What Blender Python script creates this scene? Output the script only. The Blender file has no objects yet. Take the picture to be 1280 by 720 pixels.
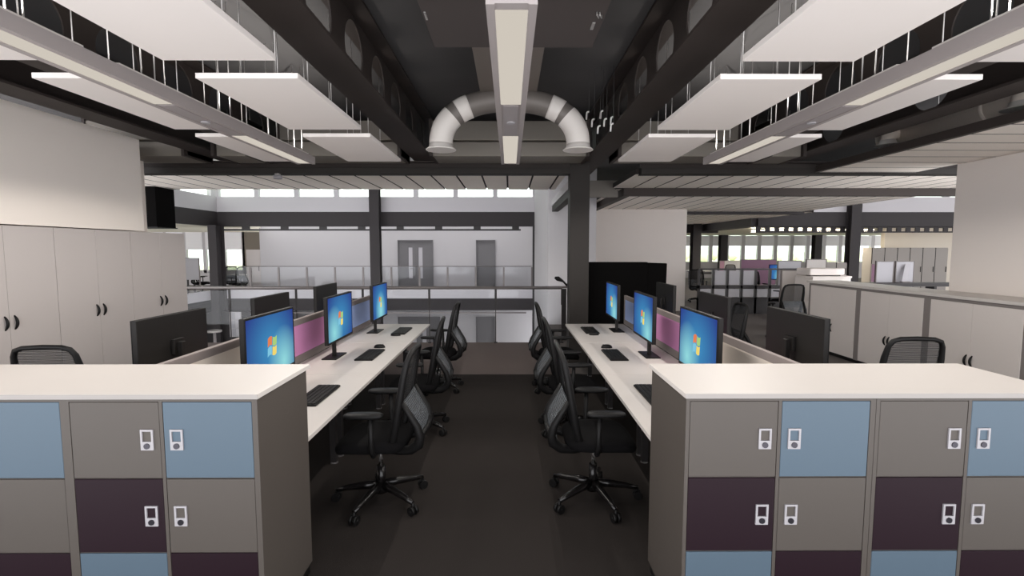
import bpy, bmesh, math, random
from mathutils import Vector, Matrix
random.seed(7)
PI = math.pi
scene = bpy.context.scene
COL = scene.collection

# ------------------------------------------------------------------ materials
def lin(c):
    return tuple(((v/255)/12.92 if v/255 <= 0.04045 else ((v/255+0.055)/1.055)**2.4) for v in c) + (1.0,)

def mat(name, rgb, rough=0.6, metal=0.0, spec=0.4, noise=0.0, nscale=40.0, bump=0.0):
    m = bpy.data.materials.new(name); m.use_nodes = True
    nt = m.node_tree; b = nt.nodes['Principled BSDF']
    col = lin(rgb)
    b.inputs['Base Color'].default_value = col
    b.inputs['Roughness'].default_value = rough
    b.inputs['Metallic'].default_value = metal
    b.inputs['Specular IOR Level'].default_value = spec
    if noise or bump:
        tc = nt.nodes.new('ShaderNodeTexCoord')
        n = nt.nodes.new('ShaderNodeTexNoise'); n.inputs['Scale'].default_value = nscale
        n.inputs['Detail'].default_value = 4
        nt.links.new(tc.outputs['Object'], n.inputs['Vector'])
        if noise:
            r = nt.nodes.new('ShaderNodeMapRange')
            r.inputs['To Min'].default_value = 1-noise; r.inputs['To Max'].default_value = 1+noise
            nt.links.new(n.outputs['Fac'], r.inputs['Value'])
            mx = nt.nodes.new('ShaderNodeVectorMath'); mx.operation = 'SCALE'
            mx.inputs[0].default_value = col[:3]
            nt.links.new(r.outputs['Result'], mx.inputs['Scale'])
            nt.links.new(mx.outputs['Vector'], b.inputs['Base Color'])
        if bump:
            bp = nt.nodes.new('ShaderNodeBump'); bp.inputs['Strength'].default_value = bump
            bp.inputs['Distance'].default_value = 0.01
            nt.links.new(n.outputs['Fac'], bp.inputs['Height'])
            nt.links.new(bp.outputs['Normal'], b.inputs['Normal'])
    return m

def emis(name, rgb, s):
    m = bpy.data.materials.new(name); m.use_nodes = True
    nt = m.node_tree; nt.nodes.clear()
    e = nt.nodes.new('ShaderNodeEmission'); o = nt.nodes.new('ShaderNodeOutputMaterial')
    e.inputs[0].default_value = lin(rgb); e.inputs[1].default_value = s
    nt.links.new(e.outputs[0], o.inputs[0]); return m

def glass(name, rgb, gloss=0.06):
    m = bpy.data.materials.new(name); m.use_nodes = True
    nt = m.node_tree; nt.nodes.clear()
    o = nt.nodes.new('ShaderNodeOutputMaterial'); mx = nt.nodes.new('ShaderNodeMixShader')
    t = nt.nodes.new('ShaderNodeBsdfTransparent'); g = nt.nodes.new('ShaderNodeBsdfGlossy')
    t.inputs[0].default_value = lin(rgb); g.inputs['Roughness'].default_value = 0.02
    mx.inputs[0].default_value = gloss
    nt.links.new(t.outputs[0], mx.inputs[1]); nt.links.new(g.outputs[0], mx.inputs[2])
    nt.links.new(mx.outputs[0], o.inputs[0]); return m

def meshfab(name, rgb, hole=0.35, scale=170):
    """woven mesh fabric: fine procedural open weave"""
    m = bpy.data.materials.new(name); m.use_nodes = True
    nt = m.node_tree; b = nt.nodes['Principled BSDF']; o = nt.nodes['Material Output']
    b.inputs['Base Color'].default_value = lin(rgb); b.inputs['Roughness'].default_value = 0.7
    tc = nt.nodes.new('ShaderNodeTexCoord')
    w = nt.nodes.new('ShaderNodeTexWave'); w.bands_direction = 'Z'; w.inputs['Scale'].default_value = scale/6.28*1.0
    nt.links.new(tc.outputs['Object'], w.inputs['Vector'])
    mr = nt.nodes.new('ShaderNodeMapRange')
    mr.inputs['To Min'].default_value = max(0, hole-0.25); mr.inputs['To Max'].default_value = hole+0.25
    nt.links.new(w.outputs['Fac'], mr.inputs['Value'])
    t = nt.nodes.new('ShaderNodeBsdfTransparent'); mx = nt.nodes.new('ShaderNodeMixShader')
    nt.links.new(mr.outputs['Result'], mx.inputs[0]); nt.links.new(b.outputs[0], mx.inputs[1]); nt.links.new(t.outputs[0], mx.inputs[2])
    nt.links.new(mx.outputs[0], o.inputs[0]); return m

def screen_mat(name, gy, gz):
    """desktop picture: deep blue with a pale cyan glow (screen content, emitted)"""
    m = bpy.data.materials.new(name); m.use_nodes = True
    nt = m.node_tree; nt.nodes.clear()
    o = nt.nodes.new('ShaderNodeOutputMaterial'); e = nt.nodes.new('ShaderNodeEmission')
    tc = nt.nodes.new('ShaderNodeTexCoord')
    def blob(cy, cz, rad, ysc):
        mp = nt.nodes.new('ShaderNodeMapping'); mp.inputs['Location'].default_value = (0, -cy*ysc/rad, -cz/rad)
        mp.inputs['Scale'].default_value = (0, ysc/rad, 1/rad)
        g = nt.nodes.new('ShaderNodeTexGradient'); g.gradient_type = 'SPHERICAL'
        nt.links.new(tc.outputs['Object'], mp.inputs[0]); nt.links.new(mp.outputs[0], g.inputs[0])
        return g.outputs['Fac']
    a = blob(0, 0.36, 0.46, 0.9); c = blob(gy, gz, 0.26, 1.1)
    r1 = nt.nodes.new('ShaderNodeValToRGB')
    r1.color_ramp.elements[0].color = lin((48, 66, 140)); r1.color_ramp.elements[0].position = 0.22
    r1.color_ramp.elements[1].color = lin((66, 142, 192)); r1.color_ramp.elements[1].position = 0.9
    nt.links.new(a, r1.inputs[0])
    mx = nt.nodes.new('ShaderNodeMix'); mx.data_type = 'RGBA'
    nt.links.new(c, mx.inputs[0]); nt.links.new(r1.outputs[0], mx.inputs[6]); mx.inputs[7].default_value = lin((150, 222, 226))
    nt.links.new(mx.outputs[2], e.inputs[0]); e.inputs[1].default_value = 0.95/EXP
    nt.links.new(e.outputs[0], o.inputs[0]); return m

EXP = 3.6   # scene exposure factor
M = dict(
    white=mat('white_laminate', (197, 191, 186), 0.45, noise=0.01, nscale=6),
    wall=mat('white_paint', (220, 212, 206), 0.8, noise=0.015, nscale=3),
    farwall=mat('white_plaster', (186, 183, 184), 0.8),
    wallw=mat('white_upper_wall', (246, 236, 226), 0.8, noise=0.015, nscale=3),
    cup=mat('white_cupboard', (194, 186, 182), 0.55, noise=0.01, nscale=3),
    lgrey=mat('locker_grey', (75, 69, 64), 0.5, noise=0.02, nscale=8),
    lblue=mat('locker_blue', (75, 91, 104), 0.5, noise=0.015, nscale=8),
    lpurple=mat('locker_plum', (30, 15, 23), 0.5, spec=0.2, noise=0.02, nscale=8),
    seam=mat('dark_gap', (20, 18, 17), 0.9),
    lock=mat('lock_white', (160, 157, 160), 0.45),
    lockcyl=mat('lock_cylinder', (70, 68, 74), 0.3, 0.8),
    carpet=mat('dark_carpet', (44, 40, 38), 0.95, spec=0.1, noise=0.25, nscale=260, bump=0.3),
    walk=mat('grey_carpet', (104, 94, 91), 0.9, spec=0.15, noise=0.08, nscale=120),
    officefloor=mat('office_carpet', (108, 103, 100), 0.9, spec=0.15, noise=0.08, nscale=60),
    steel=mat('dark_steel', (56, 49, 46), 0.6, spec=0.3),
    column=mat('column_paint', (41, 37, 34), 0.65, spec=0.3),
    slab=mat('dark_soffit', (84, 82, 82), 0.9, noise=0.05, nscale=4),
    fcu=mat('dark_unit', (78, 71, 69), 0.6),
    rduct=mat('spiral_galvanised', (232, 220, 208), 0.55, 0.1),
    duct=mat('galvanised_duct', (128, 122, 114), 0.5, 0.25),
    trunk=mat('trunk_duct', (122, 113, 106), 0.5, 0.2),
    ductgrey=mat('duct_grey', (112, 106, 101), 0.5, 0.2),
    ductwhite=mat('duct_white', (214, 208, 202), 0.45),
    raft=mat('raft_white', (232, 225, 220), 0.75),
    plank=mat('plank_white', (246, 238, 228), 0.7, noise=0.03, nscale=5),
    plankgap=mat('plank_gap', (44, 39, 37), 0.9),
    lightbody=mat('light_body', (158, 150, 148), 0.5),
    lightblank=mat('light_blank', (150, 143, 143), 0.5),
    diffuser=emis('light_diffuser', (206, 198, 186), 1.0/EXP),
    wire=mat('wire', (200, 197, 194), 0.35, 0.6),
    black=mat('black_plastic', (17, 16, 16), 0.5, spec=0.22),
    blackgloss=mat('black_gloss', (20, 18, 18), 0.25, spec=0.4),
    monback=mat('monitor_black', (26, 24, 23), 0.55, spec=0.25),
    fabricblk=mat('black_fabric', (13, 12, 13), 0.95, spec=0.12, noise=0.1, nscale=200),
    chrome=mat('chrome', (190, 186, 184), 0.2, 0.9),
    chairmesh=meshfab('chair_mesh', (84, 88, 92), 0.3),
    meshdark=meshfab('chair_mesh_black', (30, 30, 31), 0.27),
    pureblk=mat('matt_black', (7, 6, 6), 0.95, spec=0.1),
    deskgrey=mat('screen_frame', (140, 130, 127), 0.7),
    beige=mat('screen_beige', (235, 224, 212), 0.85, noise=0.02, nscale=120),
    pink=mat('screen_plum', (222, 150, 202), 0.85, noise=0.03, nscale=120),
    sblue=mat('screen_blue', (182, 204, 255), 0.85, noise=0.03, nscale=120),
    leg=mat('leg_grey', (120, 116, 116), 0.4, 0.3),
    rail=mat('rail_grey', (116, 110, 108), 0.4, 0.3),
    darkmetal=mat('dark_metal', (46, 43, 43), 0.45, 0.2),
    door=mat('door_grey', (112, 110, 111), 0.6),
    glass=glass('balustrade_glass', (250, 251, 252), 0.02),
    pane=glass('window_glass', (240, 246, 240), 0.05),
    edgebeam=mat('edge_beam', (52, 48, 49), 0.7),
    lilac=mat('fascia_white', (196, 193, 196), 0.8),
    blind=mat('blind_grey', (240, 239, 242), 0.9),
    upright=mat('cupboard_upright', (124, 117, 114), 0.6),
    cupgrey=mat('cupboard_grey', (208, 200, 195), 0.55, noise=0.01, nscale=3),
    tallgrey=mat('tall_locker_grey', (150, 144, 138), 0.6),
    beigewall=mat('beige_wall', (214, 205, 192), 0.8),
    brownwall=mat('brown_wall', (118, 110, 100), 0.8),
    officeceil=mat('office_ceiling', (236, 231, 214), 0.8),
    bulk=mat('grey_bulkhead', (136, 130, 124), 0.8),
    leaf=mat('hedge_green', (226, 228, 196), 0.9, noise=0.08, nscale=3),
    grass=mat('lawn_green', (204, 208, 168), 0.95, noise=0.2, nscale=2),
    red=emis('flag_red', (228, 128, 84), 1.0/EXP), green=emis('flag_green', (168, 206, 124), 1.0/EXP),
    fblue=emis('flag_blue', (128, 196, 222), 1.0/EXP), yellow=emis('flag_yellow', (240, 214, 112), 1.0/EXP),
    hookwhite=mat('hook_white', (246, 244, 240), 0.4),
    pinkfar=mat('far_screen_plum', (142, 108, 128), 0.85),
    edgeshade=mat('edge_shade_white', (150, 145, 141), 0.5),  # worktop front edge, darkened in colour to counter the light from the front
    lgscr=mat('light_grey_panel', (176, 174, 178), 0.8),
    officefill=emis('office_fill', (255, 246, 226), 12.0),
)
SCR = [screen_mat('screen_a', 0.17, 0.24), screen_mat('screen_b', -0.17, 0.26), screen_mat('screen_c', 0.02, 0.26)]

# ------------------------------------------------------------------ mesh helpers
class MB:
    def __init__(s): s.v = []; s.f = []; s.m = []; s.sm = []
    def add(s, vs, fs, mi=0, smooth=False):
        o = len(s.v); s.v += [tuple(p) for p in vs]
        for f in fs: s.f.append([i+o for i in f]); s.m.append(mi); s.sm.append(smooth)
        return s
    def box(s, x0, x1, y0, y1, z0, z1, mi=0):
        v = [(x0,y0,z0),(x1,y0,z0),(x1,y1,z0),(x0,y1,z0),(x0,y0,z1),(x1,y0,z1),(x1,y1,z1),(x0,y1,z1)]
        return s.add(v, [(0,3,2,1),(4,5,6,7),(0,1,5,4),(1,2,6,5),(2,3,7,6),(3,0,4,7)], mi)
    def tube(s, path, r, n=12, mi=0, caps=True, flat=1.0):
        P = [Vector(p) for p in path]; R = r if isinstance(r, (list, tuple)) else [r]*len(P)
        t0 = (P[1]-P[0]).normalized(); ref = Vector((0,0,1)) if abs(t0.z) < 0.9 else Vector((0,1,0))
        vs = []; prev = None
        for i, p in enumerate(P):
            t = ((P[i+1] if i < len(P)-1 else p) - (P[i-1] if i else p)).normalized()
            a = (ref - t*ref.dot(t)) if prev is None else (prev - t*prev.dot(t))
            a.normalize(); prev = a; b = t.cross(a)
            for k in range(n):
                q = 2*PI*k/n
                vs.append(p + a*math.cos(q)*R[i]*flat + b*math.sin(q)*R[i])
        fs = []
        for i in range(len(P)-1):
            for k in range(n):
                fs.append((i*n+k, i*n+(k+1)%n, (i+1)*n+(k+1)%n, (i+1)*n+k))
        s.add(vs, fs, mi, True)
        if caps:
            o = len(s.v)-len(vs)
            s.f.append([o+k for k in range(n)][::-1]); s.m.append(mi); s.sm.append(False)
            s.f.append([o+(len(P)-1)*n+k for k in range(n)]); s.m.append(mi); s.sm.append(False)
        return s
    def cyl(s, p0, p1, r, n=16, mi=0): return s.tube([p0, p1], r, n, mi)
    def build(s, name, mats, parent=None, bevel=0.0, seg=2, loc=None):
        me = bpy.data.meshes.new(name); me.from_pydata(s.v, [], s.f)
        if not isinstance(mats, (list, tuple)): mats = [mats]
        for m in mats: me.materials.append(M[m] if isinstance(m, str) else m)
        for p, mi, sm in zip(me.polygons, s.m, s.sm): p.material_index = mi; p.use_smooth = sm
        me.validate(); me.update()
        bm = bmesh.new(); bm.from_mesh(me); bmesh.ops.recalc_face_normals(bm, faces=bm.faces); bm.to_mesh(me); bm.free()
        o = bpy.data.objects.new(name, me); COL.objects.link(o)
        if parent: o.parent = parent
        if loc: o.location = loc
        if bevel:
            b = o.modifiers.new('Bevel', 'BEVEL'); b.width = bevel; b.segments = seg; b.limit_method = 'ANGLE'
        return o

def tag(o, label, cat, group=None, kind=None):
    if label: o['label'] = label
    if cat: o['category'] = cat
    if group: o['group'] = group
    if kind: o['kind'] = kind
    return o

def thing(name, label, cat, loc=(0,0,0), rz=0.0, group=None):
    o = bpy.data.objects.new(name, None); o.empty_display_size = 0.1; COL.objects.link(o)
    o.location = loc; o.rotation_euler = (0,0,rz)
    return tag(o, label, cat, group)

def struct(name, mb, mats, bevel=0.0, parent=None):
    o = mb.build(name, mats, parent, bevel)
    if not parent: o['kind'] = 'structure'
    return o

KIDS = {}
def dup(root, label=None, loc=None, rz=None):
    r = root.copy(); COL.objects.link(r)
    def rec(src, dst):
        for ch in [c for c in src.children]:
            c = ch.copy(); COL.objects.link(c); c.parent = dst; rec(ch, c)
    rec(root, r)
    if label: r['label'] = label
    if loc is not None: r.location = loc
    if rz is not None: r.rotation_euler = (0,0,rz)
    return r

def bez(p0, p1, p2, n=8):
    return [tuple((1-t)**2*a+2*t*(1-t)*b+t*t*c for a, b, c in zip(p0, p1, p2)) for t in [i/n for i in range(n+1)]]

# ------------------------------------------------------------------ camera (eye height 1.75 m, slight downward pitch)
cam = bpy.data.cameras.new('camera'); co = bpy.data.objects.new('camera', cam); COL.objects.link(co)
F = 608.0
cam.sensor_width = 36; cam.lens = 36*F/1280; cam.clip_start = 0.05; cam.clip_end = 300
co.location = (0, 0, 1.75)
co.rotation_euler = (PI/2 - math.atan(48/F), 0, -math.atan(3/F))
scene.camera = co

# ================================================================== SETTING
struct('floor', MB().box(-6.5, 6.2, 0.2, 6.73, -0.3, 0), 'carpet')
struct('floor_walkway', MB().box(-10.0, 0.9, 6.73, 9.1, -0.41, 0), 'walk')
struct('floor_office', MB().box(0.9, 26, 6.73, 30.2, -0.41, 0), 'officefloor')
struct('floor_side', MB().box(-22, -10.4, 9, 27, -0.41, 0), 'officefloor')
struct('floor_lower', MB().box(-22, 0.9, 9, 20, -3.3, -3.04), 'officefloor')
struct('ceiling', MB().box(-8.8, 8.75, -1.6, 9.32, 3.645, 3.8).box(0.95, 9.2, 9.32, 22.3, 3.645, 3.8), 'slab')
# walls beside the desks
struct('wall_left', MB().box(-5.4, -5.16, 1.8, 7.0, 0, 3.12), 'wallw')
struct('wall_left_upper', MB().box(-5.15, -4.64, 1.8, 6.24, 1.985, 3.12), 'wallw')
struct('wall_right', MB().box(5.85, 6.15, 1.2, 6.43, 0, 2.86), 'wall')

# slatted plank ceilings
def planks(name, x0, x1, y0, y1, z, pitch, along='Y', gap=0.028, t=0.03):
    mb = MB().box(x0, x1, y0, y1, z+t, z+t+0.05, 1)
    def plank(a0, a1, b0, b1):
        v = [(a0,b0,z),(a1,b0,z),(a1,b1,z),(a0,b1,z),(a0,b0,z+t),(a1,b0,z+t),(a1,b1,z+t),(a0,b1,z+t)]
        mb.add(v, [(0,3,2,1)], 0); mb.add(v, [(0,1,5,4),(1,2,6,5),(2,3,7,6),(3,0,4,7)], 1)
    a, b = (x0, x1) if along == 'Y' else (y0, y1)
    k = a
    while k < b-1e-3:
        e = min(k+pitch-gap, b)
        if along == 'Y': plank(k, e, y0, y1)
        else: plank(x0, x1, k, e)
        k += pitch
    return struct(name, mb, ['plank', 'plankgap'])
planks('ceiling_walkway', -8.6, 0.86, 7.42, 9.3, 2.88, 0.39)
planks('ceiling_bridge', 1.9, 8.7, 7.42, 9.05, 2.88, 0.39)
planks('ceiling_far', 2.0, 8.7, 9.2, 14.6, 2.88, 0.39)
planks('ceiling_beyond', 4.9, 9.2, 14.8, 22, 2.88, 0.39)
planks('ceiling_side', 4.5, 5.9, 1.0, 7.15, 2.87, 0.383, 'X', 0.022)

# pier and far walls
struct('wall_pier', MB().box(0.89, 2.0, 11.3, 17.6, -3.04, 4.6), 'farwall')
struct('wall_end', MB().box(1.6, 5.0, 13.8, 14.1, 0, 2.9), 'wall')
fw = MB()
def wall_holes(mb, x0, x1, y0, y1, z0, z1, holes):
    """wall with rectangular openings (holes: x0,x1,z0,z1), sorted by x"""
    x = x0
    for hx0, hx1, hz0, hz1 in holes:
        mb.box(x, hx0, y0, y1, z0, z1)
        if hz0 > z0: mb.box(hx0, hx1, y0, y1, z0, hz0)
        if hz1 < z1: mb.box(hx0, hx1, y0, y1, hz1, z1)
        x = hx1
    mb.box(x, x1, y0, y1, z0, z1)
wall_holes(fw, -9.95, 0.95, 19.5, 19.75, 0, 3.7, [(-4.46, -3.06, 0, 2.13), (-1.34, -0.57, 0, 2.13)])
wall_holes(fw, -12.0, 0.95, 19.5, 19.75, -3.04, -0.41, [(-4.49, -2.81, -3.04, -0.95), (-1.36, -0.58, -3.04, -0.95)])
struct('wall_far', fw, 'farwall')
struct('floor_gallery', MB().box(-12, 0.9, 17.55, 20, -0.41, 0), 'walk')
# clerestory band, fascias and edge beams round the void
struct('wall_clerestory', MB().box(-10.5, 0.9, 17.5, 17.7, 3.09, 3.62).box(-10.6, -10.4, 9, 17.5, 3.09, 3.62)
       .box(8.9, 17, 17.5, 17.7, 3.09, 3.62), 'lilac')
struct('trim_1', MB().box(-10.5, 0.9, 17.5, 17.75, 2.58, 3.09), 'edgebeam')
struct('trim_2', MB().box(-10.65, -10.4, 9, 17.5, 2.58, 3.09), 'edgebeam')
struct('trim_3', MB().box(8.9, 17, 17.5, 17.75, 2.58, 3.09), 'edgebeam')
struct('trim_4', MB().box(-10.4, 0.9, 17.42, 17.55, -0.43, 0.0), 'edgebeam')
struct('trim_5', MB().box(-10.5, -10.4, 9, 17.5, -0.41, 0.0), 'edgebeam')
struct('trim_6', MB().box(-10.4, 0.9, 17.42, 17.55, 0.0, 0.32).box(-10.5, -10.4, 9, 17.42, 0.0, 0.32), 'lilac')
struct('trim_7', MB().box(-10.4, 0.6, 17.36, 17.42, -0.54, -0.49), 'rail')
struct('trim_8', MB().box(0.82, 0.9, 17.4, 17.5, -3.04, 2.6), 'darkmetal')
struct('trim_9', MB().box(-8.6, 0.9, 9.04, 9.1, -0.41, -0.001), 'edgebeam')
struct('trim_10', MB().box(4.9, 9.4, 22, 22.3, 2.5, 2.95).box(8.7, 9.2, 17.6, 22, 2.58, 3.09), 'edgebeam')
struct('trim_11', MB().box(4.9, 8.8, 14.6, 14.8, 2.8, 2.95), 'edgebeam')
struct('ceiling_office', MB().box(4.0, 26, 22.3, 30.2, 2.62, 2.7).box(9.2, 26, 17.75, 22.3, 2.62, 2.7), 'officeceil')
struct('ceiling_side_office', MB().box(-22, -10.66, 9, 26, 2.6, 2.7).box(-10.66, -9.9, 17.8, 26, 2.6, 2.7), 'officeceil')

# clerestory windows: white mullioned lights onto the sky
def clerestory(name, x0, x1, n, y):
    w = (x1-x0)/n; mb = MB()
    for i in range(n+1): mb.box(x0+i*w-0.08, x0+i*w+0.08, y, y+0.15, 3.62, 4.6)
    mb.box(x0, x1, y, y+0.15, 4.5, 4.6)
    o = struct(name, mb, 'lilac')
    struct('pane', MB().box(x0, x1, y+0.08, y+0.09, 3.62, 4.5), 'pane', parent=o)
clerestory('window_1', -10.4, 0.9, 8, 17.5)
clerestory('window_2', 8.9, 17, 6, 17.5)
mb = MB()
for i in range(5): mb.box(-10.55, -10.4, 10+i*1.8, 10.2+i*1.8, 3.62, 4.6)
o = struct('window_3', mb, 'lilac')
struct('pane', MB().box(-10.49, -10.48, 9, 17.5, 3.62, 4.5), 'pane', parent=o)

# far office enclosure on the open side
wm = MB(); X0, X1, n = 10.4, 25.4, 15
for i in range(n+1): wm.box(X0+i-0.11, X0+i+0.11, 30, 30.2, 1.0, 2.62)
o = struct('window_4', wm, 'lilac')
for i in range(n): struct('blind', MB().box(X0+i+0.11, X0+i+0.89, 29.99, 30.02, 1.98, 2.6), 'blind', parent=o)
struct('pane', MB().box(X0, X1, 30.1, 30.12, 1.0, 2.62), 'pane', parent=o)
struct('wall_office', MB().box(4.0, 26, 30, 30.25, 0, 1.0).box(4.0, 10.3, 30, 30.25, 1.0, 2.7), 'farwall')
struct('wall_beige', MB().box(15.4, 20, 20.0, 20.2, 0, 2.62), 'beigewall')
# side office behind the void
wm = MB()
for i in range(6): wm.box(-17.9+i*0.95, -17.75+i*0.95, 24, 24.15, 0.6, 2.6)
wm.box(-18, -13, 24, 24.15, 0, 0.75)
o = struct('window_5', wm, 'lilac')
for i in range(5): struct('blind', MB().box(-17.75+i*0.95, -16.95+i*0.95, 23.98, 24.0, 1.75, 2.6), 'blind', parent=o)
struct('pane', MB().box(-17.9, -13.1, 24.08, 24.09, 0.75, 2.6), 'pane', parent=o)
struct('wall_brown', MB().box(-13.1, -9.9, 24, 24.2, 0, 2.6), 'brownwall')
struct('wall_lower', MB().box(-22, -7.8, 17.2, 17.4, -3.04, -0.45), 'darkmetal')
struct('wall_lower_side', MB().box(-13.2, -13, 8.0, 17.15, -3.04, -0.42), 'darkmetal')
# planting outside the far windows
struct('ground_lawn', MB().box(-40, 60, 30.5, 90, -0.6, -0.4), 'grass')

struct('ceiling_void_unseen', MB().box(-10.6, 0.95, 9.35, 17.7, 4.62, 4.8).box(9.2, 26, 9.35, 17.7, 4.62, 4.8), 'lilac')  # unseen roof over the void, added to cut its daylight
# columns
def column(n, x0, x1, y0, y1, z0, z1, m='column'):
    mb = MB(); t = 0.02
    mb.box(x0, x1, y0, y0+t, z0, z1).box(x0, x1, y1-t, y1, z0, z1).box((x0+x1)/2-0.03, (x0+x1)/2+0.03, y0+t, y1-t, z0, z1)
    if m == 'column': mb.box(x0, x0+0.012, y0+t, y1-t, z0, z1).box(x1-0.012, x1, y0+t, y1-t, z0, z1)
    return struct('column_%d' % n, mb, m)
column(1, 0.905, 1.195, 7.34, 7.62, 0, 3.05)
column(2, -4.89, -4.55, 17.1, 17.4, -3.04, 4.5, 'edgebeam')
column(3, -10.4, -10.12, 16.9, 17.4, -3.04, 2.6, 'edgebeam')
column(4, 12.05, 12.4, 17.2, 17.5, 0, 3.6, 'edgebeam')
column(5, 8.1, 8.45, 21.5, 21.9, 0, 2.9, 'edgebeam')
column(6, 12.5, 12.9, 28.8, 29.2, 0, 2.65, 'edgebeam')
column(7, 18.1, 18.5, 28.8, 29.2, 0, 2.65, 'edgebeam')

# doors in the far wall
def door(n, x0, x1, z0, z1, double=False):
    mb = MB()
    w = (x0+x1)/2
    leaves = [(x0+0.03, w-0.001), (w+0.001, x1-0.03)] if double else [(x0+0.03, x1-0.03)]
    mb.box(x0, x0+0.03, 19.44, 19.6, z0, z1).box(x1-0.03, x1, 19.44, 19.6, z0, z1).box(x0, x1, 19.44, 19.6, z1-0.03, z1)
    slots = []
    for i, (a, b) in enumerate(leaves):
        if double:
            c = b-0.2 if i == 0 else a+0.2
            wall_holes(mb, a, b, 19.5, 19.55, z0, z1-0.03, [(c-0.08, c+0.08, z0+0.6, z1-0.3)]); slots.append((c-0.08, c+0.08))
        else: mb.box(a, b, 19.5, 19.55, z0, z1-0.03)
    o = struct('door_%d' % n, mb, 'door')
    for a, b in slots: struct('vision_panel', MB().box(a, b, 19.52, 19.53, z0+0.6, z1-0.3), 'lilac', parent=o)
    hx = w-0.1 if double else x0+0.1
    struct('door_handle', MB().cyl((hx, 19.49, z0+1.0), (hx-0.14, 19.46, z0+1.0), 0.015, 8), 'chrome', parent=o)
door(1, -4.46, -3.06, 0, 2.13, True)
door(2, -1.34, -0.57, 0, 2.13)
door(3, -4.49, -2.81, -3.04, -0.95, True)
door(4, -1.36, -0.58, -3.04, -0.95)

# ================================================================== CEILING STEEL
def girder(x, y0, y1, label, pitch=0.72, r=0.225, holes=True, first=None, z0=3.05, z1=3.62):
    root = thing('cellular_girder', label, 'steel beam', (x, y0, z0), 0, 'cellular roof girders')
    MB().box(-0.15, 0.15, 0, y1-y0, 0, 0.022).build('bottom_flange', 'steel', root)
    MB().box(-0.15, 0.15, 0, y1-y0, z1-z0-0.022, z1-z0).build('top_flange', 'steel', root)
    # web with round holes: ring of quads per cell
    H0, H1 = 0.022, z1-z0-0.022; zc = (H0+H1)/2; mb = MB()
    L = y1-y0; off = (first if first is not None else 0.1)
    cells = []; c = off
    while holes and c+pitch <= L+1e-6: cells.append((c, c+pitch)); c += pitch
    if off > 0: mb.box(-0.006, 0.006, 0, off, H0, H1)
    if c < L: mb.box(-0.006, 0.006, c, L, H0, H1)
    N = 40
    for a, b in cells:
        yc = (a+b)/2; hw = pitch/2; hh = (H1-H0)/2
        angs = sorted(set([2*PI*k/N for k in range(N)] + [math.atan2(sz*hh, sy*hw) % (2*PI) for sy in (1,-1) for sz in (1,-1)]))
        vi = []; vo = []
        for q in angs:
            cs, sn = math.cos(q), math.sin(q)
            k = min(hw/abs(cs) if abs(cs) > 1e-9 else 9e9, hh/abs(sn) if abs(sn) > 1e-9 else 9e9)
            vi.append((yc+r*cs, zc+r*sn)); vo.append((yc+k*cs, zc+k*sn))
        n = len(angs); vs = []
        for X in (-0.006, 0.006):
            vs += [(X, p[0], p[1]) for p in vi] + [(X, p[0], p[1]) for p in vo]
        fs = []
        for k in range(n):
            j = (k+1) % n
            fs.append((k, j, n+j, n+k)); fs.append((2*n+k, 3*n+k, 3*n+j, 2*n+j)); fs.append((k, 2*n+k, 2*n+j, j))
        mb.add(vs, fs)
    mb.build('web', 'steel', root)
    return root
# hole centres in world y at 4.05 (pitch 0.72) on the inner girders
girder(-1.25, 0.5, 7.3, 'cellular steel girder between central duct and raft row on tall-cupboard side', first=0.30)
girder(1.25, 0.5, 9.0, 'cellular steel girder above the dark column running over the aisle', first=0.30)
girder(-3.25, 0.5, 7.3, 'cellular steel girder behind the strip light on tall-cupboard side', first=0.45)
girder(3.25, 0.5, 7.3, 'cellular steel girder behind the strip light on low-cupboard side', first=0.45)
girder(-4.1, 0.5, 7.3, 'cellular steel girder directly above the tall white cupboards', holes=False, first=0.3)
girder(4.1, 0.5, 7.3, 'cellular steel girder beside the spiral duct above low cupboards', pitch=1.43, first=0.77)

def ibeam(x0, x1, y, z0, z1, label, w=0.2):
    r = thing('cross_beam', label, 'steel beam', ((x0+x1)/2, y, z0), 0, 'cross beams over the walkway'); L = (x1-x0)/2
    MB().box(-L, L, -w/2, w/2, 0, 0.09).build('bottom_flange', 'column', r)
    MB().box(-L, L, -0.01, 0.01, 0.09, z1-z0-0.02).build('web', 'steel', r)
    MB().box(-L, L, -w/2, w/2, z1-z0-0.02, z1-z0).build('top_flange', 'steel', r)
    return r
ibeam(-6.8, 0.9, 7.38, 2.865, 3.05, 'dark steel cross beam in front of walkway soffit on tall-cupboard side')
ibeam(1.95, 8.6, 7.38, 2.865, 3.05, 'dark steel cross beam running from dark column toward low cupboards')
r = thing('channel_beam', 'dark L-shaped beam under the slatted ceiling beyond the dark column', 'steel beam', (5.3, 9.12, 2.74))
MB().box(-3.2, 3.3, -0.07, 0.07, 0, 0.14).build('long_flange', 'steel', r)
MB().box(-3.2, -3.06, 0.07, 4.6, 0, 0.14).build('return_flange', 'steel', r)
r = thing('short_beam', 'short white-topped dark beam between the column and white pier', 'steel beam', (1.05, 7.62, 2.62))
MB().box(-0.07, 0.07, 0, 3.7, 0, 0.12).build('lower_flange', 'column', r)
MB().box(-0.09, 0.09, 0, 3.7, 0.12, 0.26).build('upper_casing', 'farwall', r)
struct('wall_bulkhead', MB().box(1.2, 2.05, 9.3, 9.4, 2.74, 3.05), 'bulk')
r = thing('downstand_box', 'black boxed downstand at the end of walkway soffit above tall cupboards', 'bulkhead', (-6.75, 8.85, 2.16))
MB().box(-0.5, 0.4, 0, 0.5, 0, 0.72).build('box_face', 'pureblk', r)
MB().box(-0.52, 0.42, -0.02, 0.52, -0.015, 0.0).build('bottom_trim', 'black', r)

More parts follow.
